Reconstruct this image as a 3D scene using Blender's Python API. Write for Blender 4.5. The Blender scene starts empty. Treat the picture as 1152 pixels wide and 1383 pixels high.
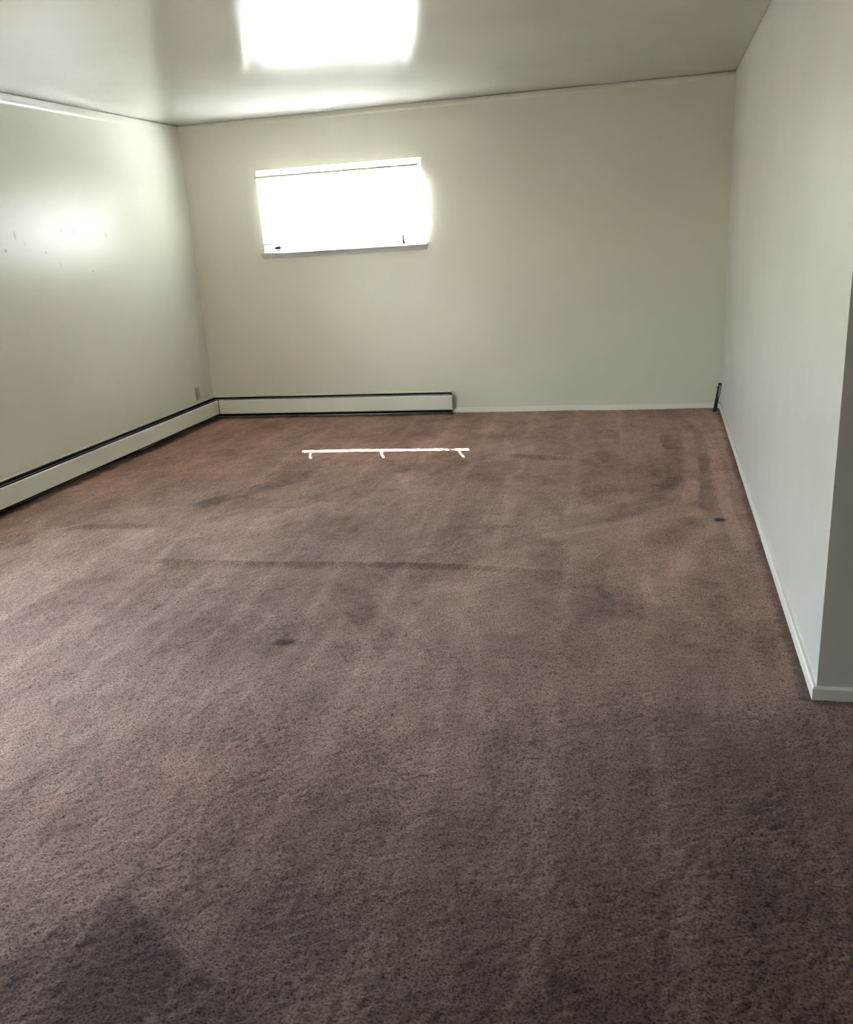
import bpy, bmesh, math, random
import numpy as np
from mathutils import Matrix, Vector

scene = bpy.context.scene
COL = scene.collection

# ------------------------------------------------------------------ camera
CAM_H = 1.4555
cam_data = bpy.data.cameras.new('camera')
cam = bpy.data.objects.new('camera', cam_data)
COL.objects.link(cam)
right = Vector((0.97146, 0.22936, -0.06055))
up = Vector((-0.02027, 0.33455, 0.94216))
fwd = Vector((-0.23635, 0.91404, -0.32965))
cam.matrix_world = Matrix(((right.x, up.x, -fwd.x, 0.0),
                           (right.y, up.y, -fwd.y, 0.0),
                           (right.z, up.z, -fwd.z, CAM_H),
                           (0, 0, 0, 1)))
cam_data.sensor_fit = 'HORIZONTAL'
cam_data.sensor_width = 36.0
cam_data.lens = 36.0 * 1254.96 / 1152.0
cam_data.shift_y = 65.65 / 1152.0
cam_data.clip_start = 0.05
scene.camera = cam

# ------------------------------------------------------------------ world, sun, exposure
SUN_TRAVEL = Vector((0.555, -1.39, -1.40)).normalized()
world = bpy.data.worlds.new('world')
scene.world = world
world.use_nodes = True
wn = world.node_tree
bg = wn.nodes['Background']
sky = wn.nodes.new('ShaderNodeTexSky')
sky.sky_type = 'NISHITA'
sky.sun_disc = False
sky.sun_elevation = math.asin(-SUN_TRAVEL.z)
sky.sun_rotation = math.atan2(-SUN_TRAVEL.x, -SUN_TRAVEL.y)
sky.air_density = 1.0
sky.dust_density = 1.7
sky.ozone_density = 1.0
wn.links.new(sky.outputs[0], bg.inputs[0])
bg.inputs[1].default_value = 3.4

sun_data = bpy.data.lights.new('sun', 'SUN')
sun_data.energy = 195.0
sun_data.angle = math.radians(0.53)
sun_data.color = (0.94, 0.975, 1.0)
sun = bpy.data.objects.new('sun', sun_data)
sun.rotation_euler = SUN_TRAVEL.to_track_quat('-Z', 'Y').to_euler()
sun.location = (-8, 20, 20)
COL.objects.link(sun)

scene.cycles.sample_clamp_indirect = 80.0     # keep the strong light bounced in through the blind
scene.view_settings.view_transform = 'Standard'
scene.view_settings.look = 'None'
scene.view_settings.exposure = 0.50
scene.view_settings.gamma = 1.0
scene.view_settings.use_curve_mapping = False

# ------------------------------------------------------------------ room numbers (metres)
XL, XR, YB, YN = -3.93, 0.5105, 7.8232, 2.8286     # left, right, back wall, near end of the right wall
YF, XE = -2.6, 3.4                                  # wall behind the camera, far side of the hallway
ZC = 2.44
W1 = dict(x0=-3.27, x1=-1.86, z0=1.375, z1=2.045)   # window in the back wall
W2 = dict(y0=1.55, y1=3.3, z0=0.04, z1=2.03)         # glass door in the left wall, beyond the frame
T = 0.15                                            # wall thickness

# window openings guide the sampling of the daylight that enters through them
def portal(name, loc, rot, sx, sy):
    d = bpy.data.lights.new(name, 'AREA'); d.shape = 'RECTANGLE'; d.size = sx; d.size_y = sy
    d.cycles.is_portal = True
    o = bpy.data.objects.new(name, d); o.location = loc; o.rotation_euler = rot
    COL.objects.link(o)
portal('window_portal', ((W1['x0']+W1['x1'])/2, YB+T+0.03, (W1['z0']+W1['z1'])/2), (-math.pi/2, 0, 0), 1.5, 0.75)
portal('window_portal', (XL-T-0.03, (W2['y0']+W2['y1'])/2, (W2['z0']+W2['z1'])/2), (0, -math.pi/2, 0), 2.1, 1.85)

# ------------------------------------------------------------------ materials
def new_mat(name):
    m = bpy.data.materials.new(name); m.use_nodes = True
    return m, m.node_tree, m.node_tree.nodes['Principled BSDF']

def N(nt, typ, **kw):
    n = nt.nodes.new(typ)
    for k, v in kw.items():
        if k.startswith('i_'): n.inputs[int(k[2:])].default_value = v
        else: setattr(n, k, v)
    return n

def paint(name, col, rough, stipple=0.04, stip_scale=220.0, vary=0.05, rough_vary=0.06, ior=1.5, undul=0.0):
    m, nt, b = new_mat(name)
    tc = N(nt, 'ShaderNodeTexCoord')
    nz = N(nt, 'ShaderNodeTexNoise'); nz.inputs['Scale'].default_value = 1.3; nz.inputs['Detail'].default_value = 3
    nt.links.new(tc.outputs['Object'], nz.inputs['Vector'])
    mr = N(nt, 'ShaderNodeMapRange'); mr.inputs[1].default_value = 0.3; mr.inputs[2].default_value = 0.7
    mr.inputs[3].default_value = 1.0 - vary; mr.inputs[4].default_value = 1.0 + vary*0.4
    nt.links.new(nz.outputs[0], mr.inputs[0])
    mul = N(nt, 'ShaderNodeMix', data_type='RGBA', blend_type='MULTIPLY'); mul.inputs[0].default_value = 1.0
    mul.inputs[6].default_value = (*col, 1)
    cmb = N(nt, 'ShaderNodeCombineColor')
    for i in range(3): nt.links.new(mr.outputs[0], cmb.inputs[i])
    nt.links.new(cmb.outputs[0], mul.inputs[7])
    nt.links.new(mul.outputs[2], b.inputs['Base Color'])
    n2 = N(nt, 'ShaderNodeTexNoise'); n2.inputs['Scale'].default_value = 5.0; n2.inputs['Detail'].default_value = 4
    nt.links.new(tc.outputs['Object'], n2.inputs['Vector'])
    r2 = N(nt, 'ShaderNodeMapRange'); r2.inputs[1].default_value = 0.3; r2.inputs[2].default_value = 0.7
    r2.inputs[3].default_value = rough - rough_vary; r2.inputs[4].default_value = rough + rough_vary
    nt.links.new(n2.outputs[0], r2.inputs[0]); nt.links.new(r2.outputs[0], b.inputs['Roughness'])
    n3 = N(nt, 'ShaderNodeTexNoise'); n3.inputs['Scale'].default_value = stip_scale; n3.inputs['Detail'].default_value = 2
    nt.links.new(tc.outputs['Object'], n3.inputs['Vector'])
    bp = N(nt, 'ShaderNodeBump'); bp.inputs['Strength'].default_value = stipple; bp.inputs['Distance'].default_value = 0.002
    nt.links.new(n3.outputs[0], bp.inputs['Height'])
    last = bp
    if undul > 0:
        n4 = N(nt, 'ShaderNodeTexNoise'); n4.inputs['Scale'].default_value = 7.0; n4.inputs['Detail'].default_value = 3
        nt.links.new(tc.outputs['Object'], n4.inputs['Vector'])
        b2 = N(nt, 'ShaderNodeBump'); b2.inputs['Strength'].default_value = undul; b2.inputs['Distance'].default_value = 0.01
        nt.links.new(n4.outputs[0], b2.inputs['Height']); nt.links.new(bp.outputs[0], b2.inputs['Normal'])
        last = b2
    nt.links.new(last.outputs[0], b.inputs['Normal'])
    b.inputs['IOR'].default_value = ior
    return m, nt, b, mul, tc

WALL = (0.70, 0.675, 0.57)
M = {}
M['wall'] = paint('cream_gloss_wall_paint', WALL, 0.32, 0.04, 180, undul=0.04, ior=1.6, rough_vary=0.02)[0]
M['wall_right'] = paint('cream_satin_wall_paint', (0.69, 0.665, 0.60), 0.34, 0.05, 180, undul=0.05, rough_vary=0.03)[0]
M['wall_return'] = paint('cream_hall_wall_paint', (0.80, 0.77, 0.66), 0.4, 0.05, 180)[0]
M['panelling'] = paint('beige_hall_paint', (0.66, 0.62, 0.54), 0.4, 0.05, 60)[0]
M['ceiling'] = paint('gloss_ceiling_paint', (0.57, 0.565, 0.52), 0.12, 0.012, 60, rough_vary=0.02, ior=1.5)[0]
M['trim'] = paint('white_trim_paint', (0.85, 0.80, 0.70), 0.35, 0.02, 150)[0]
M['heater'] = paint('white_enamel', (0.79, 0.765, 0.67), 0.35, 0.02, 150, vary=0.06)[0]

# left wall: the same paint with scuff marks and small chips
def left_wall_paint():
    m, nt, b, mul, tc = paint('cream_gloss_wall_paint_scuffed', WALL, 0.31, 0.04, 180, undul=0.04, ior=1.38, rough_vary=0.015)
    sep = N(nt, 'ShaderNodeSeparateXYZ'); nt.links.new(tc.outputs['Object'], sep.inputs[0])
    marks = [(5.421, 1.612, .010, .032, .5), (5.305, 1.523, .016, .012, .8), (5.709, 1.502, .012, .010, .6),
             (5.926, 1.634, .014, .022, .35), (6.06, 1.627, .045, .010, .35), (6.466, 1.598, .020, .030, .35),
             (6.225, 1.36, .012, .010, .5), (6.277, 1.70, .022, .016, .25), (5.50, 1.56, .008, .02, .25), (5.85, 1.42, .012, .02, .2)]
    warp = N(nt, 'ShaderNodeTexNoise'); warp.inputs['Scale'].default_value = 40.0
    nt.links.new(tc.outputs['Object'], warp.inputs['Vector'])
    total = None
    for (y, z, ry, rz, s) in marks:
        def ax(out, c, r):
            a = N(nt, 'ShaderNodeMath', operation='SUBTRACT'); nt.links.new(out, a.inputs[0]); a.inputs[1].default_value = c
            d = N(nt, 'ShaderNodeMath', operation='DIVIDE'); nt.links.new(a.outputs[0], d.inputs[0]); d.inputs[1].default_value = r
            p = N(nt, 'ShaderNodeMath', operation='MULTIPLY'); nt.links.new(d.outputs[0], p.inputs[0]); nt.links.new(d.outputs[0], p.inputs[1])
            return p
        py, pz = ax(sep.outputs[1], y, ry), ax(sep.outputs[2], z, rz)
        q = N(nt, 'ShaderNodeMath', operation='ADD'); nt.links.new(py.outputs[0], q.inputs[0]); nt.links.new(pz.outputs[0], q.inputs[1])
        w = N(nt, 'ShaderNodeMath', operation='ADD'); nt.links.new(q.outputs[0], w.inputs[0]); nt.links.new(warp.outputs[0], w.inputs[1])
        r = N(nt, 'ShaderNodeMapRange'); r.inputs[1].default_value = 0.6; r.inputs[2].default_value = 1.6
        r.inputs[3].default_value = s*0.6; r.inputs[4].default_value = 0.0
        nt.links.new(w.outputs[0], r.inputs[0])
        if total is None: total = r
        else:
            t = N(nt, 'ShaderNodeMath', operation='MAXIMUM'); nt.links.new(total.outputs[0], t.inputs[0]); nt.links.new(r.outputs[0], t.inputs[1]); total = t
    mx = N(nt, 'ShaderNodeMix', data_type='RGBA'); nt.links.new(total.outputs[0], mx.inputs[0])
    nt.links.new(mul.outputs[2], mx.inputs[6]); mx.inputs[7].default_value = (0.12, 0.11, 0.09, 1)
    nt.links.new(mx.outputs[2], b.inputs['Base Color'])
    rg = b.inputs['Roughness'].links[0].from_socket
    ad = N(nt, 'ShaderNodeMath', operation='ADD'); nt.links.new(rg, ad.inputs[0]); nt.links.new(total.outputs[0], ad.inputs[1])
    nt.links.new(ad.outputs[0], b.inputs['Roughness'])
    return m
M['wall_left'] = left_wall_paint()

def simple(name, col, rough=0.5, metal=0.0, vary=0.12, scale=30.0, spec=0.5):
    m, nt, b = new_mat(name)
    tc = N(nt, 'ShaderNodeTexCoord')
    nz = N(nt, 'ShaderNodeTexNoise'); nz.inputs['Scale'].default_value = scale; nz.inputs['Detail'].default_value = 3
    nt.links.new(tc.outputs['Object'], nz.inputs['Vector'])
    rp = N(nt, 'ShaderNodeValToRGB')
    rp.color_ramp.elements[0].position = 0.3; rp.color_ramp.elements[1].position = 0.7
    rp.color_ramp.elements[0].color = tuple(c*(1-vary) for c in col) + (1,)
    rp.color_ramp.elements[1].color = tuple(min(1, c*(1+vary)) for c in col) + (1,)
    nt.links.new(nz.outputs[0], rp.inputs[0]); nt.links.new(rp.outputs[0], b.inputs['Base Color'])
    b.inputs['Roughness'].default_value = rough; b.inputs['Metallic'].default_value = metal
    b.inputs['Specular IOR Level'].default_value = spec
    return m
M['dark'] = simple('dusty_black_and_shade', (0.014, 0.012, 0.010), 0.8, spec=0.15)  # holds the blackness of the unlit heater inside; brackets share it
M['damper'] = simple('brushed_grey_steel', (0.42, 0.41, 0.38), 0.4, 0.6)
M['fin'] = simple('dusty_aluminium_fins', (0.10, 0.09, 0.08), 0.6, 0.5)
M['copper'] = simple('tarnished_copper', (0.22, 0.10, 0.05), 0.45, 0.9)
M['outlet'] = simple('aged_ivory_plastic', (0.50, 0.47, 0.38), 0.4)
M['slot'] = simple('black_slot', (0.02, 0.02, 0.02), 0.6)
M['steel'] = simple('dull_steel', (0.45, 0.44, 0.42), 0.4, 0.8)
M['cable'] = simple('black_rubber', (0.010, 0.009, 0.009), 0.5, spec=0.3)
M['wire'] = simple('grey_wire', (0.32, 0.29, 0.24), 0.5)
M['alu'] = simple('mill_finish_aluminium', (0.50, 0.50, 0.49), 0.4, 0.7)
M['latch'] = simple('grey_latch_plastic', (0.30, 0.28, 0.26), 0.5)
M['cord'] = simple('white_cord', (0.75, 0.73, 0.66), 0.8)
M['ground'] = simple('pale_bounce_slab', (0.70, 0.70, 0.70), 0.9, scale=3.0)  # pale so that the added slab throws sunlight up to the ceiling
M['asphalt'] = simple('dark_asphalt', (0.022, 0.023, 0.020), 0.9, scale=6.0)
M['sill'] = paint('sill_paint_with_shade', (0.56, 0.55, 0.51), 0.4, 0.02, 150)[0]  # backlit shade of the sill front is mixed into this grey
M['tassel'] = simple('beige_tassel', (0.30, 0.27, 0.23), 0.6)

def translucent(name, col, trans):
    m, nt, b = new_mat(name)
    nz = N(nt, 'ShaderNodeTexNoise'); nz.inputs['Scale'].default_value = 12.0
    tc = N(nt, 'ShaderNodeTexCoord'); nt.links.new(tc.outputs['Object'], nz.inputs['Vector'])
    rp = N(nt, 'ShaderNodeValToRGB')
    rp.color_ramp.elements[0].color = tuple(c*0.95 for c in col) + (1,); rp.color_ramp.elements[1].color = (*col, 1)
    nt.links.new(nz.outputs[0], rp.inputs[0]); nt.links.new(rp.outputs[0], b.inputs['Base Color'])
    b.inputs['Roughness'].default_value = 0.4
    tr = N(nt, 'ShaderNodeBsdfTranslucent'); nt.links.new(rp.outputs[0], tr.inputs[0])
    mx = N(nt, 'ShaderNodeMixShader'); mx.inputs[0].default_value = trans
    nt.links.new(b.outputs[0], mx.inputs[1]); nt.links.new(tr.outputs[0], mx.inputs[2])
    nt.links.new(mx.outputs[0], nt.nodes['Material Output'].inputs[0])
    return m
M['slat'] = translucent('white_vinyl_slat', (0.87, 0.87, 0.86), 0.26)
M['rail'] = translucent('white_vinyl_rail', (0.86, 0.86, 0.82), 0.3)

def pane_mat():
    m = bpy.data.materials.new('window_glass'); m.use_nodes = True
    nt = m.node_tree; nt.nodes.remove(nt.nodes['Principled BSDF'])
    lw = N(nt, 'ShaderNodeLayerWeight'); lw.inputs[0].default_value = 0.5
    pw = N(nt, 'ShaderNodeMath', operation='POWER'); nt.links.new(lw.outputs['Facing'], pw.inputs[0]); pw.inputs[1].default_value = 5.0
    fr = N(nt, 'ShaderNodeMapRange'); fr.inputs[3].default_value = 0.04; fr.inputs[4].default_value = 1.0
    nt.links.new(pw.outputs[0], fr.inputs[0])
    tr = N(nt, 'ShaderNodeBsdfTransparent'); tr.inputs[0].default_value = (0.95, 0.97, 0.96, 1)
    gl = N(nt, 'ShaderNodeBsdfGlossy'); gl.inputs['Roughness'].default_value = 0.02
    mx = N(nt, 'ShaderNodeMixShader'); nt.links.new(fr.outputs[0], mx.inputs[0])
    nt.links.new(tr.outputs[0], mx.inputs[1]); nt.links.new(gl.outputs[0], mx.inputs[2])
    nt.links.new(mx.outputs[0], nt.nodes['Material Output'].inputs[0])
    return m
M['glass'] = pane_mat()

# carpet: dusty rose-brown cut pile; the mesh carries "nap" (which way the pile leans, from the
# vacuum cleaner and from feet) and "stain" (stains and darker areas) attributes
def carpet_mat():
    m, nt, b = new_mat('rose_brown_carpet')
    tc = N(nt, 'ShaderNodeTexCoord')
    at = N(nt, 'ShaderNodeAttribute', attribute_name='nap')
    st = N(nt, 'ShaderNodeAttribute', attribute_name='stain_dark')
    hu = N(nt, 'ShaderNodeAttribute', attribute_name='hue')
    fine = N(nt, 'ShaderNodeTexNoise'); fine.inputs['Scale'].default_value = 150.0; fine.inputs['Detail'].default_value = 3
    fine.inputs['Roughness'].default_value = 0.75
    nt.links.new(tc.outputs['Object'], fine.inputs['Vector'])
    rp = N(nt, 'ShaderNodeValToRGB')
    e = rp.color_ramp.elements
    e[0].position = 0.0; e[0].color = (0.073, 0.039, 0.025, 1)
    e[1].position = 1.0; e[1].color = (0.28, 0.168, 0.118, 1)
    nt.links.new(at.outputs['Fac'], rp.inputs[0])
    red = N(nt, 'ShaderNodeMix', data_type='RGBA', blend_type='MULTIPLY')
    nt.links.new(hu.outputs['Fac'], red.inputs[0])
    nt.links.new(rp.outputs[0], red.inputs[6]); red.inputs[7].default_value = (1.10, 0.86, 0.78, 1)
    fr = N(nt, 'ShaderNodeValToRGB'); fe = fr.color_ramp.elements      # shade between the tufts painted as dark flecks among paler tips
    fe[0].position = 0.37; fe[0].color = (0.30, 0.30, 0.30, 1)
    fe[1].position = 0.64; fe[1].color = (1.50, 1.50, 1.50, 1)
    fm = fe.new(0.47); fm.color = (0.95, 0.95, 0.95, 1)
    nt.links.new(fine.outputs[0], fr.inputs[0])
    mul = N(nt, 'ShaderNodeMix', data_type='RGBA', blend_type='MULTIPLY'); mul.inputs[0].default_value = 1.0
    nt.links.new(red.outputs[2], mul.inputs[6]); nt.links.new(fr.outputs[0], mul.inputs[7])
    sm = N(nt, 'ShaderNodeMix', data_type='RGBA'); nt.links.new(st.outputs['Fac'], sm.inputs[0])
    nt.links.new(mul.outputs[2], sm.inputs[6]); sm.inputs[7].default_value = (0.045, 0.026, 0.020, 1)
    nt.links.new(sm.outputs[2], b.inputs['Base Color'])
    b.inputs['Roughness'].default_value = 0.9
    b.inputs['Specular IOR Level'].default_value = 0.15
    sw = N(nt, 'ShaderNodeMapRange'); sw.inputs[3].default_value = 0.28; sw.inputs[4].default_value = 0.88
    nt.links.new(at.outputs['Fac'], sw.inputs[0])
    sc = N(nt, 'ShaderNodeMath', operation='MULTIPLY_ADD'); nt.links.new(st.outputs['Fac'], sc.inputs[0]); sc.inputs[1].default_value = -0.6
    nt.links.new(sw.outputs[0], sc.inputs[2])
    mxw = N(nt, 'ShaderNodeMath', operation='MAXIMUM'); nt.links.new(sc.outputs[0], mxw.inputs[0]); mxw.inputs[1].default_value = 0.0
    fw_ = N(nt, 'ShaderNodeMath', operation='MULTIPLY'); nt.links.new(mxw.outputs[0], fw_.inputs[0]); nt.links.new(fr.outputs[0], fw_.inputs[1])
    nt.links.new(fw_.outputs[0], b.inputs['Sheen Weight'])
    b.inputs['Sheen Roughness'].default_value = 0.5
    b.inputs['Sheen Tint'].default_value = (0.95, 0.64, 0.51, 1)
    bp = N(nt, 'ShaderNodeBump'); bp.inputs['Strength'].default_value = 0.4; bp.inputs['Distance'].default_value = 0.005
    nt.links.new(fine.outputs[0], bp.inputs['Height']); nt.links.new(bp.outputs[0], b.inputs['Normal'])
    return m
M['carpet'] = carpet_mat()

# ------------------------------------------------------------------ mesh helpers
def link_mesh(name, verts, faces, mat, parent=None, smooth=False, bevel=0.0):
    me = bpy.data.meshes.new(name)
    me.from_pydata([tuple(v) for v in verts], [], faces)
    bm = bmesh.new(); bm.from_mesh(me)
    bmesh.ops.recalc_face_normals(bm, faces=bm.faces)
    bm.to_mesh(me); bm.free()
    me.materials.append(mat)
    if smooth:
        for p in me.polygons: p.use_smooth = True
    o = bpy.data.objects.new(name, me)
    COL.objects.link(o)
    if parent is not None: o.parent = parent
    if bevel > 0:
        md = o.modifiers.new('bevel', 'BEVEL'); md.width = bevel; md.segments = 2; md.limit_method = 'ANGLE'
    return o

class MB:
    def __init__(s): s.v = []; s.f = []
    def box(s, x0, x1, y0, y1, z0, z1):
        b = len(s.v)
        s.v += [(x0,y0,z0),(x1,y0,z0),(x1,y1,z0),(x0,y1,z0),(x0,y0,z1),(x1,y0,z1),(x1,y1,z1),(x0,y1,z1)]
        s.f += [tuple(b+i for i in q) for q in ((0,3,2,1),(4,5,6,7),(0,1,5,4),(1,2,6,5),(2,3,7,6),(3,0,4,7))]
        return s
    def prism(s, prof, fn0, fn1):
        """closed 2-D profile swept from fn0(p) to fn1(p)"""
        b = len(s.v); n = len(prof)
        s.v += [fn0(*p) for p in prof] + [fn1(*p) for p in prof]
        s.f += [(b+i, b+(i+1)%n, b+n+(i+1)%n, b+n+i) for i in range(n)]
        s.f += [tuple(b+i for i in range(n))[::-1], tuple(b+n+i for i in range(n))]
        return s
    def tube(s, pts, r, n=8):
        pts = [Vector(p) for p in pts]; b = len(s.v); k = len(pts)
        rs = r if isinstance(r, (list, tuple)) else [r]*k
        ref = Vector((0.31, 0.52, 0.79))
        for i, p in enumerate(pts):
            t = (pts[min(i+1, k-1)] - pts[max(i-1, 0)]).normalized()
            a = t.cross(ref)
            if a.length < 1e-4: a = t.cross(Vector((1, 0, 0)))
            a.normalize(); c = t.cross(a)
            for j in range(n):
                w = 2*math.pi*j/n
                s.v.append(tuple(p + rs[i]*(math.cos(w)*a + math.sin(w)*c)))
        for i in range(k-1):
            for j in range(n):
                s.f.append((b+i*n+j, b+i*n+(j+1)%n, b+(i+1)*n+(j+1)%n, b+(i+1)*n+j))
        s.f.append(tuple(b+j for j in range(n))[::-1]); s.f.append(tuple(b+(k-1)*n+j for j in range(n)))
        return s
    def build(s, name, mat, parent=None, smooth=False, bevel=0.0):
        return link_mesh(name, s.v, s.f, mat, parent, smooth, bevel)

def empty(name, loc=(0, 0, 0), kind=None):
    o = bpy.data.objects.new(name, None); o.empty_display_size = 0.1; o.location = loc
    COL.objects.link(o)
    if kind: o['kind'] = kind
    return o

def tag(o, label, cat=None, group=None, kind=None):
    o['label'] = label
    if cat: o['category'] = cat
    if group: o['group'] = group
    if kind: o['kind'] = kind
    return o

def localize(root, children):
    """children were built in world space: keep them there under the root"""
    for c in children:
        c.parent = root
        c.matrix_parent_inverse = Matrix.Translation(-Vector(root.location))

# ------------------------------------------------------------------ setting
GAP = 0.004      # open hairline joint between wall tops and ceiling
def wall(name, mat, P, length, hole=None, flip=False, label=None, z1=ZC):
    """P(u, d, z) -> world; u along the wall, d out of the room, z up; the top has the hairline joint"""
    mb = MB()
    def q(*pts):
        b = len(mb.v); mb.v.extend(P(*p) for p in pts); mb.f.append(tuple(range(b, b+len(pts))))
    zt = z1 - GAP
    us = [0, length] if not hole else [0, hole[0], hole[1], length]
    zs = [-0.05, zt] if not hole else [-0.05, hole[2], hole[3], zt]
    for d in (0, T):
        for i in range(len(us)-1):
            for j in range(len(zs)-1):
                if hole and i == 1 and j == 1: continue
                q((us[i], d, zs[j]), (us[i+1], d, zs[j]), (us[i+1], d, zs[j+1]), (us[i], d, zs[j+1]))
    if hole:
        a, c, e, g = hole
        q((a, 0, e), (c, 0, e), (c, T, e), (a, T, e)); q((a, 0, g), (c, 0, g), (c, T, g), (a, T, g))
        q((a, 0, e), (a, T, e), (a, T, g), (a, 0, g)); q((c, 0, e), (c, T, e), (c, T, g), (c, 0, g))
    q((0, 0, zt), (length, 0, zt), (length, 0.012, zt), (0, 0.012, zt))
    q((0, 0.012, zt), (length, 0.012, zt), (length, 0.012, z1+0.05), (0, 0.012, z1+0.05))
    q((0, 0.012, z1+0.05), (length, 0.012, z1+0.05), (length, T, z1+0.05), (0, T, z1+0.05))
    q((0, T, zt), (length, T, zt), (length, T, z1+0.05), (0, T, z1+0.05))
    for u in (0, length):
        q((u, 0, -0.05), (u, T, -0.05), (u, T, zt), (u, 0, zt))
    o = mb.build(name, mat)
    bm = bmesh.new(); bm.from_mesh(o.data); bmesh.ops.remove_doubles(bm, verts=bm.verts, dist=1e-5)
    bmesh.ops.recalc_face_normals(bm, faces=bm.faces); bm.to_mesh(o.data); bm.free()
    o['kind'] = 'structure'
    if label: o['label'] = label
    return o

wall('wall_left', M['wall_left'], lambda u, d, z: (XL-d, YF+u, z), YB-YF,
     (W2['y0']-YF, W2['y1']-YF, W2['z0'], W2['z1']), label='glossy cream left wall with small scuff marks')
wall('wall_back', M['wall'], lambda u, d, z: (XL-T+u, YB+d, z), XR-XL+2*T,
     (W1['x0']-XL+T, W1['x1']-XL+T, W1['z0'], W1['z1']), label='plain cream back wall with a small high window')
# right wall: inner face at XR, near end at YN, the hallway side behind it
wall('wall_right', M['wall_right'], lambda u, d, z: (XR+d, YN+u, z), YB-YN, label='plain cream right wall')
wall('wall_return', M['wall_return'], lambda u, d, z: (XR+T+u, YN+d, z), XE-XR-T, label='shaded wall turning away at the near end of the right wall')
wall('wall_hall', M['panelling'], lambda u, d, z: (XE+d, YF+u, z), YN-YF, label='hallway side wall out of view')
wall('wall_front', M['panelling'], lambda u, d, z: (XL+u, YF-d, z), XE-XL, label='wall behind the camera')

wall('wall_light_blocker', M['wall_return'], lambda u, d, z: (XL+u, 1.15-d, z), 1.9, label='added light-blocking partition beside the camera, out of view')  # added unseen wall, keeps door light off the near floor and return wall
c = MB().box(XL-T, XE+T, YF-T, YB+T, ZC, ZC+0.12).build('ceiling', M['ceiling']); c['kind'] = 'structure'
c['label'] = 'glossy off-white painted ceiling reflecting the window'

# joint tape bulging slightly along the tops of the walls
mb = MB(); mb.prism([(0, 2.378), (0.0035, 2.392), (0.0045, 2.405), (0.002, 2.4355), (0, 2.4358)],
                    lambda d, z: (XL+d, YF, z), lambda d, z: (XL+d, YB, z))
o = mb.build('trim_1', M['wall']); o['kind'] = 'structure'; o['label'] = 'painted joint tape along the top of the left wall'
mb = MB(); mb.prism([(0, 2.395), (0.0025, 2.405), (0.003, 2.415), (0.001, 2.4355), (0, 2.4358)],
                    lambda d, z: (XL+0.004, YB-d, z), lambda d, z: (XR, YB-d, z))
o = mb.build('trim_2', M['wall']); o['kind'] = 'structure'; o['label'] = 'painted joint tape along the top of the back wall'

# baseboards, mitred at the near corner of the right wall
BH, BT = 0.043, 0.013
HX = -1.684   # right end of the heater on the back wall
prof = [(0, -0.01), (BT, -0.01), (BT, BH-0.006), (BT-0.004, BH), (0, BH)]
mb = MB(); mb.prism(prof, lambda d, z: (HX, YB-d, z), lambda d, z: (XR-d, YB-d, z))
o = mb.build('baseboard_back', M['trim']); o['kind'] = 'structure'; o['label'] = 'low white baseboard along the back wall'
mb = MB(); mb.prism(prof, lambda d, z: (XR-d, YB-d, z), lambda d, z: (XR-d, YN-d, z))
o = mb.build('baseboard_right', M['trim']); o['kind'] = 'structure'; o['label'] = 'low white baseboard along the right wall'
mb = MB(); mb.prism(prof, lambda d, z: (XR-d, YN-d, z), lambda d, z: (XE, YN-d, z))
o = mb.build('baseboard_return', M['trim']); o['kind'] = 'structure'; o['label'] = 'shaded baseboard on the wall turning away'

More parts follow.
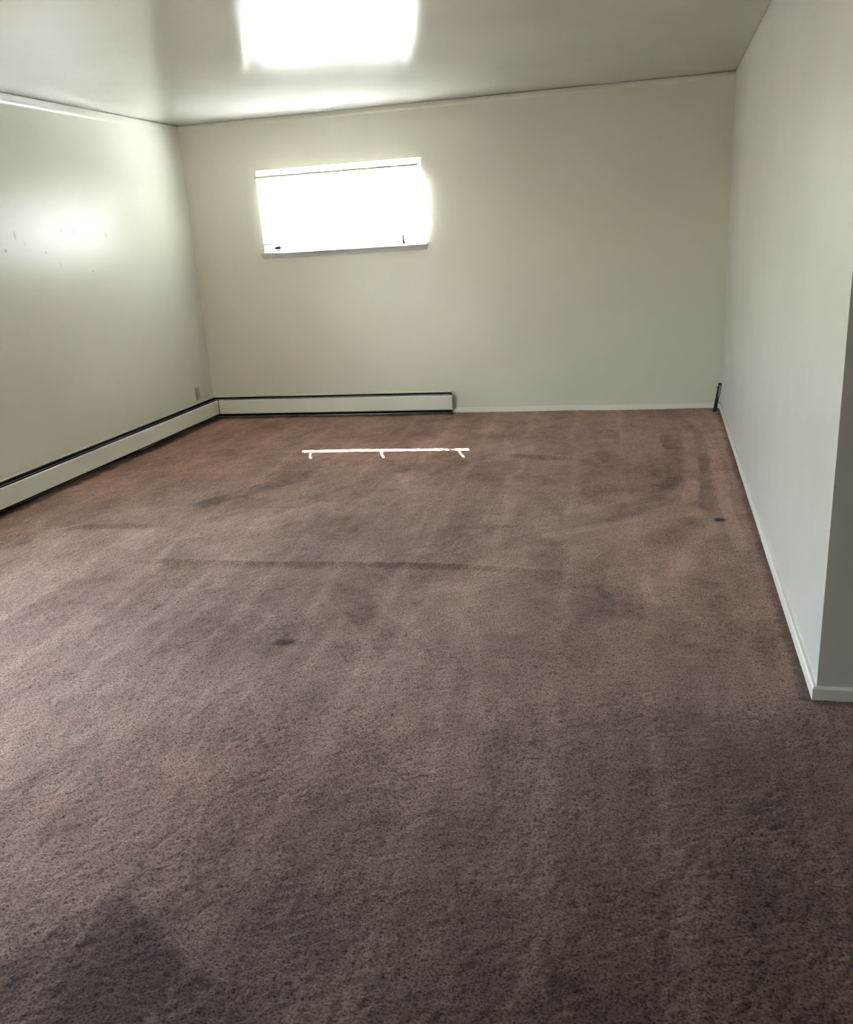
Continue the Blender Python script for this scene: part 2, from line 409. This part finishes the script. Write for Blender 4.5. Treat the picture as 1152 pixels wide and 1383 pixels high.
# ------------------------------------------------------------------ carpet
def build_floor():
    rng = np.random.default_rng(7)
    LAT = rng.random((512, 512))
    def vnoise(x, y):
        xi = np.floor(x).astype(int); yi = np.floor(y).astype(int)
        fx = x-xi; fy = y-yi; fx = fx*fx*(3-2*fx); fy = fy*fy*(3-2*fy)
        g = lambda a, b: LAT[a % 512, b % 512]
        return (g(xi, yi)*(1-fx)+g(xi+1, yi)*fx)*(1-fy)+(g(xi, yi+1)*(1-fx)+g(xi+1, yi+1)*fx)*fy
    def sstep(a, b, x):
        t = np.clip((x-a)/(b-a), 0, 1); return t*t*(3-2*t)
    x0, x1, y0, y1 = XL, 1.25, 0.6, YB
    xs = np.linspace(x0, x1, 860)
    ys = [y0]
    while ys[-1] < y1: ys.append(ys[-1] + max(0.0052, 0.0023*ys[-1]))
    ys = np.array(ys); ys[-1] = y1
    X, Y = np.meshgrid(xs, ys)
    # pile relief
    Z = 0.0024*(vnoise(X/0.017+3, Y/0.015)-0.5) + 0.0016*(LAT[(np.arange(X.shape[0])[:, None]*7) % 512, np.arange(X.shape[1])[None, :] % 512]-0.5)
    Z += 0.006*(vnoise(X/0.35, Y/0.3+40)-0.5)
    # wrinkles where the carpet has come loose
    def ridge(pts, h, w):
        out = np.zeros_like(X)
        for (ax, ay), (bx, by) in zip(pts[:-1], pts[1:]):
            dx, dy = bx-ax, by-ay; L2 = dx*dx+dy*dy
            t = np.clip(((X-ax)*dx+(Y-ay)*dy)/L2, 0, 1)
            d = np.hypot(X-ax-t*dx, Y-ay-t*dy)
            out = np.maximum(out, np.exp(-(d/w)**2))
        xa, xb = pts[0][0], pts[-1][0]
        fade = sstep(xa-0.05, xa+0.4*(xb-xa)*0.5+0.02, X)*(1-sstep(xb-0.35*(xb-xa), xb+0.05, X))
        return h*out*fade
    Z += ridge([(-2.75, 4.0), (-2.505, 3.95), (-1.93, 3.93), (-1.372, 3.955), (-0.80, 3.96), (-0.2, 3.93)], 0.018, 0.03)
    Z += ridge([(-3.30, 4.42), (-3.04, 4.484), (-2.70, 4.52)], 0.022, 0.03)
    Z += ridge([(-1.0, 6.20), (-0.75, 6.14), (-0.45, 6.07)], 0.017, 0.04)
    Z += ridge([(-3.2, 5.35), (-2.9, 5.42), (-2.5, 5.40)], 0.008, 0.05)
    # keep the edges down against the walls
    # nap: 0 dark (leaning away), 1 light (leaning to the viewer)
    wx = X + 0.10*(vnoise(X*2.2+11, Y*1.3)-0.5) + 0.04*(vnoise(X*7, Y*5+3)-0.5)
    wy = Y + 0.12*(vnoise(X*2.0+70, Y*2.0)-0.5)
    nap = 0.46 + 0.30*(vnoise(X*1.1+5, Y*0.9)-0.5) + 0.24*(vnoise(X*3.1, Y*2.2+20)-0.5) + 0.24*(vnoise(X*9+8, Y*6)-0.5) \
          + 0.20*(vnoise(X*22+1, Y*16)-0.5) + 0.14*(vnoise(X*50+1, Y*40)-0.5)
    # vacuum lanes along the room, about a third of a metre wide, with pale lines between them
    lane = (wx+0.06*Y)/0.34
    saw = lane-np.floor(lane)
    amp = 0.5+0.8*vnoise(X*1.3+31, Y*0.8+2)
    nap += amp*(0.17*np.exp(-((saw-0.5)/0.09)**2)) + 0.05*np.where(np.floor(lane) % 2 == 0, 1, -1)*amp*0.6
    # single pale and dark tracks of the vacuum cleaner's edge
    def track(pts, w, amp, soft=0.5):
        out = np.zeros_like(X)
        for (ax, ay), (bx, by) in zip(pts[:-1], pts[1:]):
            dx, dy = bx-ax, by-ay
            t = np.clip(((wx2-ax)*dx+(Y-ay)*dy)/(dx*dx+dy*dy), 0, 1)
            out = np.maximum(out, 1-sstep(w*soft, w, np.hypot(wx2-ax-t*dx, Y-ay-t*dy)))
        return amp*out*(0.45+0.9*vnoise(X*7+60, Y*5+4))
    wx2 = X + 0.02*(vnoise(X*9+1, Y*9)-0.5)
    for pts in ([(-2.265, 3.02), (-2.30, 3.68)], [(-1.79, 2.27), (-1.85, 2.45), (-1.91, 2.80), (-1.88, 3.43)], [(-1.41, 2.15), (-1.463, 2.40), (-1.50, 2.635), (-1.552, 2.94), (-1.547, 3.32)],
                [(-1.22, 2.85), (-1.23, 3.27)], [(-0.934, 2.73), (-0.95, 3.15), (-0.91, 3.51)], [(-0.67, 3.26), (-0.54, 2.62)], [(-0.895, 4.47), (-0.883, 5.69)], [(-1.206, 4.45), (-1.276, 5.5)], [(-1.70, 4.85), (-1.61, 5.69)]):
        nap += track(pts, 0.035, 0.16, 0.1)
    nap += track([(0.12, 7.3), (0.189, 7.2), (0.236, 6.756), (0.222, 5.66), (0.19, 5.11), (-0.055, 4.77), (-0.5, 4.45)], 0.055, 0.24)
    nap += track([(0.25, 7.35), (0.30, 7.25), (0.362, 6.875), (0.376, 5.825), (0.379, 4.91), (0.40, 4.3)], 0.045, 0.24)
    nap += track([(0.2, 7.2), (0.306, 6.85), (0.30, 6.2), (0.29, 5.5), (0.28, 4.9)], 0.05, -0.20)
    nap += track([(0.10, 6.6), (0.12, 5.6), (0.05, 5.2), (-0.2, 4.95)], 0.06, -0.18)
    nap += track([(0.272, 3.65), (0.276, 3.30)], 0.085, -0.17, 0.3)
    nap += track([(0.05, 3.19), (0.21, 3.14)], 0.09, -0.14, 0.2)
    nap += track([(0.42, 3.35), (0.40, 2.95)], 0.06, -0.13, 0.2)
    for pts in ([(-2.91, 4.97), (-2.45, 5.11)], [(-1.61, 4.34), (-1.45, 4.34)], [(-0.48, 4.88), (-0.35, 4.79)], [(-2.2, 5.1), (-1.9, 5.1)], [(-1.75, 5.25), (-1.5, 5.3)]):
        nap += track(pts, 0.11, -0.10, 0.1)
    # fan strokes
    for k in range(7):
        ang = math.radians(200+11*k); cx, cy = 0.25, 5.5-0.16*k
        ux, uy = math.cos(ang), math.sin(ang)
        t = (wx-cx)*ux+(wy-cy)*uy; d = (wx-cx)*(-uy)+(wy-cy)*ux
        nap += 0.16*(1 if k % 2 else -1)*np.exp(-(d/0.07)**2)*sstep(0.0, 0.15, t)*(1-sstep(0.7, 1.2, t))
    # vacuum strokes criss-crossing the far half of the room
    r2 = random.Random(5)
    for k in range(60):
        cx, cy = r2.uniform(-3.6, 0.2), r2.uniform(3.2, 7.4); ang = math.radians(r2.choice((62, 75, 105, 118, 90))+r2.uniform(-8, 8))
        L, w = r2.uniform(0.3, 0.8), r2.uniform(0.07, 0.13)
        ux, uy = math.cos(ang), math.sin(ang)
        t = (wx-cx)*ux+(wy-cy)*uy; d = (wx-cx)*(-uy)+(wy-cy)*ux
        nap += r2.uniform(-0.20, 0.19)*(1-sstep(w*0.75, w, np.abs(d)))*(1-sstep(L*0.4, L*0.5, np.abs(t)))
    # foot-flattened dark patches
    for cx, cy, rx, ry, s in ((0.02, 3.35, .13, .16, -.12), (-0.35, 3.3, .3, .1, .08), (-2.9, 6.3, .3, .25, -.06), (-1.1, 5.6, .4, .15, -.10),
                              (-2.2, 5.0, .5, .12, -.08), (-0.6, 4.9, .4, .12, -.08), (0.0, 4.2, .35, .2, .10)):
        nap += s*(1-sstep(0.6, 1.2, np.hypot((wx-cx)/rx, (wy-cy)/ry)))
    # the last vacuum stroke nearest the camera leaned the pile away: a straight-edged dark patch
    ux, uy = 0.524, 0.852        # along the left edge of the patch, towards the back wall
    ax, ay = -1.235, 1.635
    jx = 0.03*(vnoise(X*14+9, Y*14)-0.5); jy = 0.05*(vnoise(X*9+90, Y*9)-0.5)
    t = (X+jx-ax)*ux+(Y+jy-ay)*uy; d = (X+jx-ax)*uy-(Y+jy-ay)*ux
    nap -= 0.27*sstep(-0.004, 0.02, d)*(1-sstep(-0.03, 0.01, t))*(1-sstep(0.25, 0.75, d))
    nap -= 0.02*(1-sstep(1.35, 1.65, wy))
    hue = np.clip(0.25+0.8*(vnoise(X*1.6+13, Y*1.4+7)-0.5)+0.5*sstep(4.0, 6.5, Y)+0.45*sstep(-0.6, 0.3, X)*sstep(3.0, 4.2, Y), 0, 1)
    stain_dark = np.zeros_like(X)
    for cx, cy, rx, ry, s in ((0.328, 4.741, .03, .05, .9), (-1.379, 3.063, .05, .035, .65), (-2.15, 4.9, .10, .02, .2), (-0.75, 4.6, .06, .03, .25)):
        stain_dark = np.maximum(stain_dark, s*(1-sstep(0.4, 1.3, np.hypot((X-cx)/rx, (Y-cy)/ry)+0.5*(vnoise(X*60, Y*60)-0.5))))
    near_edge = 2.72 + 0.18*(vnoise(X*3+2, Y*3)-0.5) - 0.55*sstep(0.1, -1.6, X)
    stain_dark = np.maximum(stain_dark, 0.26*(1-sstep(near_edge-0.16, near_edge+0.06, Y))*sstep(-2.0, 0.1, X))  # carpet darker on the near right, with an uneven edge
    # darker line along the skirting
    edge = np.minimum(np.minimum(np.where(Y > YN-0.02, np.abs(XR-BT-X), 9), YB-Y), np.where((X > XR-BT), np.abs(YN-BT-Y), 9))
    stain_dark = np.maximum(stain_dark, 0.55*(1-sstep(0.012, 0.05, edge+0.02*(vnoise(X*40, Y*40)-0.5))))
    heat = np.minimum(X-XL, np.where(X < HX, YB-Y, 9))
    stain_dark = np.maximum(stain_dark, 0.8*(1-sstep(0.085, 0.15, heat+0.04*(vnoise(X*12, Y*12)-0.5))))  # darker strip under and just in front of the heaters
    ny, nx = X.shape
    Zc = Z.copy(); Zc[0, :] = 0; Zc[:, -1] = 0
    co = np.stack([X, Y, Zc], -1).reshape(-1, 3)
    idx = np.arange(nx*ny).reshape(ny, nx)
    quads = np.stack([idx[:-1, :-1], idx[:-1, 1:], idx[1:, 1:], idx[1:, :-1]], -1).reshape(-1, 4)
    # the rest of the floor, out of view
    ex = [(XL, YF, 0), (XE, YF, 0), (XE, y0, 0), (XL, y0, 0), (x1, y0, 0), (XE, YN, 0), (x1, YN, 0)]
    nb = len(co)
    co = np.vstack([co, np.array(ex)])
    quads = np.vstack([quads, np.array([[nb, nb+1, nb+2, nb+3], [nb+4, nb+2, nb+5, nb+6]])])
    me = bpy.data.meshes.new('floor')
    me.vertices.add(len(co)); me.vertices.foreach_set('co', co.astype(np.float32).ravel())
    me.loops.add(quads.size); me.loops.foreach_set('vertex_index', quads.astype(np.int32).ravel())
    me.polygons.add(len(quads)); me.polygons.foreach_set('loop_start', np.arange(0, quads.size, 4, dtype=np.int32))
    me.update(calc_edges=True); me.validate()
    me.polygons.foreach_set('use_smooth', np.ones(len(me.polygons), dtype=bool))
    for nm, arr, fill in (('nap', nap, 0.4), ('stain_dark', stain_dark, 0.0), ('hue', hue, 0.3)):
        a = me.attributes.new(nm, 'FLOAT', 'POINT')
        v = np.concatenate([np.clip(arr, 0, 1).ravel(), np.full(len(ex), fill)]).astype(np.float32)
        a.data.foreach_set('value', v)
    me.materials.append(M['carpet'])
    o = bpy.data.objects.new('floor', me); COL.objects.link(o)
    o['kind'] = 'structure'; o['label'] = 'worn rose-brown wall-to-wall carpet with vacuum marks and loose wrinkles'
build_floor()

# ground outdoors
o = MB().box(-60, 60, -60, 80, -1.2, -1.0).build('ground', M['asphalt']); o['kind'] = 'structure'
o['label'] = 'dark ground outdoors'
o = MB().box(-5.5, 13.0, YB+T+0.02, 26, -1.0, -0.98).build('bounce_slab', M['ground']); o['kind'] = 'structure'  # added slab, placed to bounce sunlight up through the blind
o['label'] = 'added pale slab behind the back wall, bouncing sunlight in, out of view'

# ------------------------------------------------------------------ window in the back wall
def window_back():
    x0, x1, z0, z1 = W1['x0'], W1['x1'], W1['z0'], W1['z1']
    zs = 1.398                                  # top of the sill
    w = empty('window_1', ((x0+x1)/2, YB, z0), 'structure')
    w['label'] = 'small high window in the back wall, blown out with daylight'
    ya, yb = YB+0.085, YB+0.135
    f = MB(); fw = 0.032
    f.box(x0, x0+fw, ya, yb, zs-0.01, z1); f.box(x1-fw, x1, ya, yb, zs-0.01, z1)
    f.box(x0+fw, x1-fw, ya, yb, z1-fw, z1); f.box(x0+fw, x1-fw, ya, yb, zs-0.01, zs+0.024)
    kids = [f.build('window_frame', M['alu'], bevel=0.002)]
    xm = -2.03
    for a, b_, yy in ((x0+fw, xm, ya+0.012), (xm, x1-fw, ya+0.030)):
        s = MB(); sw = 0.022
        sl = 0.075 if a < x0+0.1 else sw
        s.box(a, a+sl, yy, yy+0.014, zs+0.024, z1-fw); s.box(b_-sw, b_, yy, yy+0.014, zs+0.024, z1-fw)
        s.box(a+sw, b_-sw, yy, yy+0.014, z1-fw-sw, z1-fw); s.box(a+sw, b_-sw, yy, yy+0.014, zs+0.024, zs+0.024+sw)
        so = s.build('sash', M['alu'], bevel=0.0015); kids.append(so)
        p = MB().box(a+sw, b_-sw, yy+0.005, yy+0.009, zs+0.046, z1-fw-sw).build('pane', M['glass']); kids.append(p)
    # sill board with a rounded nose, slightly longer than the opening
    s = MB()
    s.prism([(YB+0.10, zs-0.024), (YB-0.026, zs-0.024), (YB-0.032, zs-0.019), (YB-0.032, zs-0.005), (YB-0.026, zs), (YB+0.10, zs)],
            lambda y, z: (x0+0.001, y, z), lambda y, z: (x1-0.001, y, z))
    s.prism([(YB-0.0005, zs-0.024), (YB-0.026, zs-0.024), (YB-0.032, zs-0.019), (YB-0.032, zs-0.005), (YB-0.026, zs), (YB-0.0005, zs)],
            lambda y, z: (x0-0.028, y, z), lambda y, z: (x0+0.001, y, z))
    s.prism([(YB-0.0005, zs-0.024), (YB-0.026, zs-0.024), (YB-0.032, zs-0.019), (YB-0.032, zs-0.005), (YB-0.026, zs), (YB-0.0005, zs)],
            lambda y, z: (x1-0.001, y, z), lambda y, z: (x1+0.022, y, z))
    kids.append(s.build('sill', M['sill']))
    a = MB(); a.box(x0-0.018, x1+0.014, YB-0.012, YB-0.0005, zs-0.05, zs-0.024)
    kids.append(a.build('sill_apron', M['sill'], bevel=0.002))
    l = MB(); l.box(-2.052, -2.012, YB+0.062, YB+0.085, zs+0.002, zs+0.018); l.box(-2.046, -2.018, YB+0.066, YB+0.085, zs+0.018, zs+0.10)
    kids.append(l.build('latch', M['latch'], bevel=0.003))
    localize(w, kids)

    # ---- mini blind, hung in front of the opening, a hand's width of light left free above it
    yb_ = YB-0.028
    bl = empty('window_blind', ((x0+x1)/2, yb_, 1.456))
    tag(bl, 'white mini blind lowered over the small high window, slats closed', 'blind')
    k = []
    bx0, bx1 = x0+0.010, x1-0.026
    sx0, sx1 = x0+0.004, x1+0.014             # the slats hang a little past the headrail
    h = MB()
    h.prism([(yb_-0.013, 1.984), (yb_-0.013, 2.000), (yb_-0.010, 2.003), (yb_+0.010, 2.003), (yb_+0.013, 2.000), (yb_+0.013, 1.984),
             (yb_+0.010, 1.982), (yb_-0.010, 1.982)], lambda y, z: (bx0, y, z), lambda y, z: (bx1, y, z))
    k.append(h.build('headrail', M['trim']))
    for xa in (bx0-0.010, bx1-0.002):
        k.append(MB().box(xa, xa+0.010, yb_-0.019, yb_+0.018, 1.974, 2.012).build('bracket', M['steel'], bevel=0.0015))
    holes = [-3.055, -2.51, -1.935]
    # two slat meshes: plain, and with cord slots (only the lowest slats, which hang a little open)
    def slat_mesh(slots):
        me_v, me_f = [], []
        wd = 0.025; ss = [-0.0125, -0.0100, -0.0030, 0.0030, 0.0070, 0.0125]; n = len(ss)
        tilt = math.radians(-48)       # inner edge up: closed to the sun, open to the light bounced up from the added slab
        xs = [sx0, sx1]
        for hx in holes: xs += [hx-0.006, hx+0.006]
        xs = sorted(xs)
        for x in xs:
            for j in range(n):
                s = ss[j]
                bow = 0.0018*(1-(2*s/wd)**2)
                me_v.append((x, s*math.cos(tilt)-bow*math.sin(tilt), s*math.sin(tilt)+bow*math.cos(tilt)))
        for i in range(len(xs)-1):
            is_hole = any(abs((xs[i]+xs[i+1])/2-hx) < 0.002 for hx in holes)
            for j in range(n-1):
                if slots and is_hole and j in (1, 2, 3): continue
                a = i*n+j; me_f.append((a, a+n, a+n+1, a+1))
        return me_v, me_f
    pitch = 0.0178
    zz = 1.4795; objs = {}
    i = 0
    while zz < 1.972:
        key = i < 11
        if key not in objs:
            v, f_ = slat_mesh(key)
            ob = link_mesh('slat', v, f_, M['slat'], smooth=True); objs[key] = ob.data
        else:
            ob = bpy.data.objects.new('slat', objs[key]); COL.objects.link(ob)
        ob.location = (0, yb_, zz)
        k.append(ob); zz += pitch; i += 1
    k.append(MB().box(sx0, sx1, yb_-0.011, yb_+0.011, 1.456, 1.470).build('bottom_rail', M['rail'], bevel=0.003))
    for hx in holes:
        for dy in (-0.0135, 0.0135):
            k.append(MB().tube([(hx, yb_+dy, 1.470), (hx, yb_+dy, 1.985)], 0.0007, 5).build('ladder_cord', M['cord']))
    k.append(MB().tube([(bx0+0.095, yb_-0.021, 1.992), (bx0+0.10, yb_-0.024, 1.9), (bx0+0.105, yb_-0.023, 1.60)], 0.0035, 6).build('tilt_wand', M['rail']))
    cxx = -3.19
    k.append(MB().tube([(cxx-0.01, yb_-0.020, 1.988), (cxx-0.006, yb_-0.028, 1.7), (cxx, yb_-0.030, 1.42), (cxx, yb_-0.030, 1.345)], 0.0022, 6).build('pull_cord', M['cord']))
    tx, ty = -2.03, yb_-0.030
    k.append(MB().tube([(tx+0.004, yb_-0.018, 1.985), (tx+0.002, ty, 1.75), (tx, ty, 1.465)], 0.0012, 5).build('lift_cord', M['cord']))
    k.append(MB().tube([(tx, ty, 1.478), (tx, ty, 1.462), (tx+0.002, ty, 1.425), (tx+0.003, ty, 1.404), (tx+0.003, ty, 1.400)], [.004, .008, .012, .017, .015], 10).build('tassel', M['tassel'], smooth=True))
    localize(bl, k)
window_back()

# ------------------------------------------------------------------ glass door in the left wall, beyond the picture's left edge
def glass_door():
    y0, y1, z0, z1 = W2['y0'], W2['y1'], W2['z0'], W2['z1']
    w = empty('door_1', (XL, (y0+y1)/2, z0), 'structure')
    w['label'] = 'sliding glass door in the left wall, out of view'
    xa, xb = XL-0.13, XL-0.08
    f = MB(); fw = 0.04
    f.box(xa, xb, y0, y0+fw, z0, z1); f.box(xa, xb, y1-fw, y1, z0, z1)
    f.box(xa, xb, y0+fw, y1-fw, z0, z0+fw); f.box(xa, xb, y0+fw, y1-fw, z1-fw, z1)
    ym = (y0+y1)/2; f.box(xa, xb, ym-0.02, ym+0.02, z0+fw, z1-fw)
    k = [f.build('door_frame', M['alu'], bevel=0.002)]
    for a, b_ in ((y0+fw, ym-0.02), (ym+0.02, y1-fw)):
        k.append(MB().box(XL-0.107, XL-0.103, a, b_, z0+fw, z1-fw).build('pane', M['glass']))
    localize(w, k)
glass_door()

# ------------------------------------------------------------------ baseboard heaters
# cross-section: d = distance from the wall, z = height
HD = 0.075
def heater(name, label, P0, P1, P0i, P1i, root_loc, fins, element):
    """P0/P1(d, z): the two ends (the corner end is mitred, so it depends on d)"""
    root = empty(name, root_loc)
    tag(root, label, 'heater', 'baseboard heaters around the far left corner')
    k = []
    def part(nm, prof, mat, a=P0, b=P1):
        k.append(MB().prism(prof, a, b).build(nm, mat)); return k[-1]
    part('back_plate', [(0.0003, 0.012), (0.003, 0.012), (0.003, 0.178), (0.0085, 0.181), (0.0085, 0.186), (0.0003, 0.188)], M['heater'])
    part('shade_liner', [(0.0032, 0.004), (0.0052, 0.004), (0.0052, 0.1765), (0.0032, 0.1765)], M['dark'])  # added black sheet standing in for the shade inside the heater
    part('damper', [(0.031, 0.1625), (0.037, 0.1675), (0.040, 0.1675), (0.040, 0.1660), (0.037, 0.1655), (0.0315, 0.161)], M['damper'])
    part('front_panel', [(HD-0.004, 0.040), (HD-0.012, 0.036), (HD-0.012, 0.0375), (HD-0.0045, 0.0425), (HD-0.0025, 0.155), (HD-0.009, 0.1605),
                         (HD-0.013, 0.1605), (HD-0.013, 0.1622), (HD-0.008, 0.1626), (HD, 0.157), (HD-0.002, 0.040)], M['heater'], P0i, P1i)
    part('panel_shade', [(HD-0.0075, 0.045), (HD-0.0068, 0.045), (HD-0.0055, 0.153), (HD-0.0062, 0.153)], M['dark'], P0i, P1i)  # same painted shade behind the front panel
    fins(k); element(k)
    localize(root, k)
    return root

xe = -1.69
# back wall heater: from the corner to xe; the panel stops a little short of the back plate
def bk(x):
    return lambda d, z: (x, YB-d, z)
def back_corner(d, z): return (XL+d, YB-d, z)
def fins_back(k):
    mb = MB(); x = XL+0.25
    while x < xe-0.09:
        mb.box(x, x+0.0006, YB-0.060, YB-0.012, 0.055, 0.118); x += 0.012
    o = mb.build('heating_fins', M['fin']); o['kind'] = 'stuff'; k.append(o)
def pipe_back(k):
    k.append(MB().tube([(XL+0.036, YB-0.036, 0.086), (xe-0.05, YB-0.036, 0.086)], 0.011, 10).build('heating_pipe', M['copper'], smooth=True))
    for x in (XL+0.9, XL+1.7, xe-0.08):
        k.append(MB().box(x, x+0.018, YB-0.063, YB-0.006, 0.126, 0.134).box(x, x+0.018, YB-0.063, YB-0.060, 0.03, 0.134).box(x, x+0.018, YB-0.010, YB-0.006, 0.03, 0.134)
                 .build('bracket', M['dark']))
heater('baseboard_heater', 'white baseboard heater with an open end under the small window', back_corner, bk(xe-0.014), lambda d, z: (XL+HD+0.004, YB-d, z), bk(xe),
       ((XL+xe)/2, YB-0.037, 0), fins_back, pipe_back)

YLE = 4.28      # near end of the heater on the left wall, out of view
def lf(y):
    return lambda d, z: (XL+d, y, z)
def fins_left(k):
    mb = MB(); y = YLE+0.1
    while y < YB-0.3:
        mb.box(XL+0.012, XL+0.060, y, y+0.0006, 0.055, 0.118); y += 0.02
    o = mb.build('heating_fins', M['fin']); o['kind'] = 'stuff'; k.append(o)
def pipe_left(k):
    k.append(MB().tube([(XL+0.036, YLE+0.01, 0.086), (XL+0.036, YB-0.05, 0.086)], 0.011, 10).build('heating_pipe', M['copper'], smooth=True))
    for y in (4.6, 6.0, 7.3):
        k.append(MB().box(XL+0.006, XL+0.063, y, y+0.018, 0.126, 0.134).box(XL+0.060, XL+0.063, y, y+0.018, 0.03, 0.134).box(XL+0.006, XL+0.010, y, y+0.018, 0.03, 0.134)
                 .build('bracket', M['dark']))
    k.append(MB().box(XL+0.0005, XL+HD+0.001, YLE-0.02, YLE, 0.004, 0.188).build('end_cap', M['heater'], bevel=0.003))
heater('baseboard_heater', 'long white baseboard heater running along the left wall', lf(YLE), back_corner, lf(YLE), lambda d, z: (XL+d, YB-HD-0.0015, z),
       (XL+0.037, (YLE+YB)/2, 0), fins_left, pipe_left)

# ------------------------------------------------------------------ wall outlet
def outlet():
    yc, zc = 7.517, 0.262
    r = empty('wall_outlet', (XL, yc, zc-0.055))
    tag(r, 'small beige outlet plate low on the left wall above the heater', 'outlet')
    k = [MB().box(XL+0.0003, XL+0.006, yc-0.035, yc+0.035, zc-0.05, zc+0.057).build('cover_plate', M['outlet'], bevel=0.002)]
    for dz in (-0.021, 0.026):
        k.append(MB().box(XL+0.006, XL+0.0085, yc-0.016, yc+0.016, zc+dz-0.014, zc+dz+0.014).build('receptacle', M['outlet'], bevel=0.003))
        for dy in (-0.006, 0.006):
            k.append(MB().box(XL+0.0085, XL+0.0088, yc+dy-0.001, yc+dy+0.001, zc+dz-0.004, zc+dz+0.006).build('slot', M['slot']))
    k.append(MB().tube([(XL+0.006, yc, zc+0.0025), (XL+0.0072, yc, zc+0.0025)], 0.003, 8).build('screw', M['steel']))
    localize(r, k)
outlet()

# ------------------------------------------------------------------ folded black cable standing in the far right corner
def cable():
    r = empty('folded_cable', (0.455, 7.62, 0))
    tag(r, 'folded black cable leaning upright in the far right corner', 'cable')
    B = Vector((0.458, 7.625, 0.008)); Tt = Vector((0.488, 7.800, 0.196))
    ax = (Tt-B); side = Vector((1, 0, 0))
    P = lambda t, s, n=0.0: B+ax*t+side*s+Vector((0, -0.6, 0.55))*n
    k = []
    thick = [P(0.0, -0.010), P(0.15, -0.008, .004), P(0.4, -0.006), P(0.7, -0.002, .002), P(0.88, 0.001), P(0.97, 0.002), P(1.0, 0.008), P(0.985, 0.016),
             P(0.9, 0.0165), P(0.7, 0.014), P(0.45, 0.010), P(0.3, 0.009)]
    k.append(MB().tube(thick, [.0105, .0105, .0095, .0085, .006, .006, .006, .0055, .004, .0032, .003, .003], 8).build('cable_loop', M['cable'], smooth=True))
    k.append(MB().tube([P(0.02, 0.004), P(0.2, 0.003, .006), P(0.5, 0.0, .008), P(0.78, -0.004, .006), P(0.9, -0.005)], [.009, .009, .007, .006, .004], 8).build('cable_strand', M['cable'], smooth=True))
    k.append(MB().tube([P(0.995, -0.006), P(1.005, 0.006), P(0.995, 0.018)], .008, 8).build('cable_end', M['cable'], smooth=True))
    k.append(MB().tube([P(0.87, -0.016), P(0.89, -0.006, .006)], .004, 6).build('plug', M['cable']))
    k.append(MB().tube([P(0.30, 0.004, .004), P(0.31, 0.020), P(0.30, 0.028)], .0028, 6).build('cable_tie', M['cable']))
    localize(r, k)
cable()
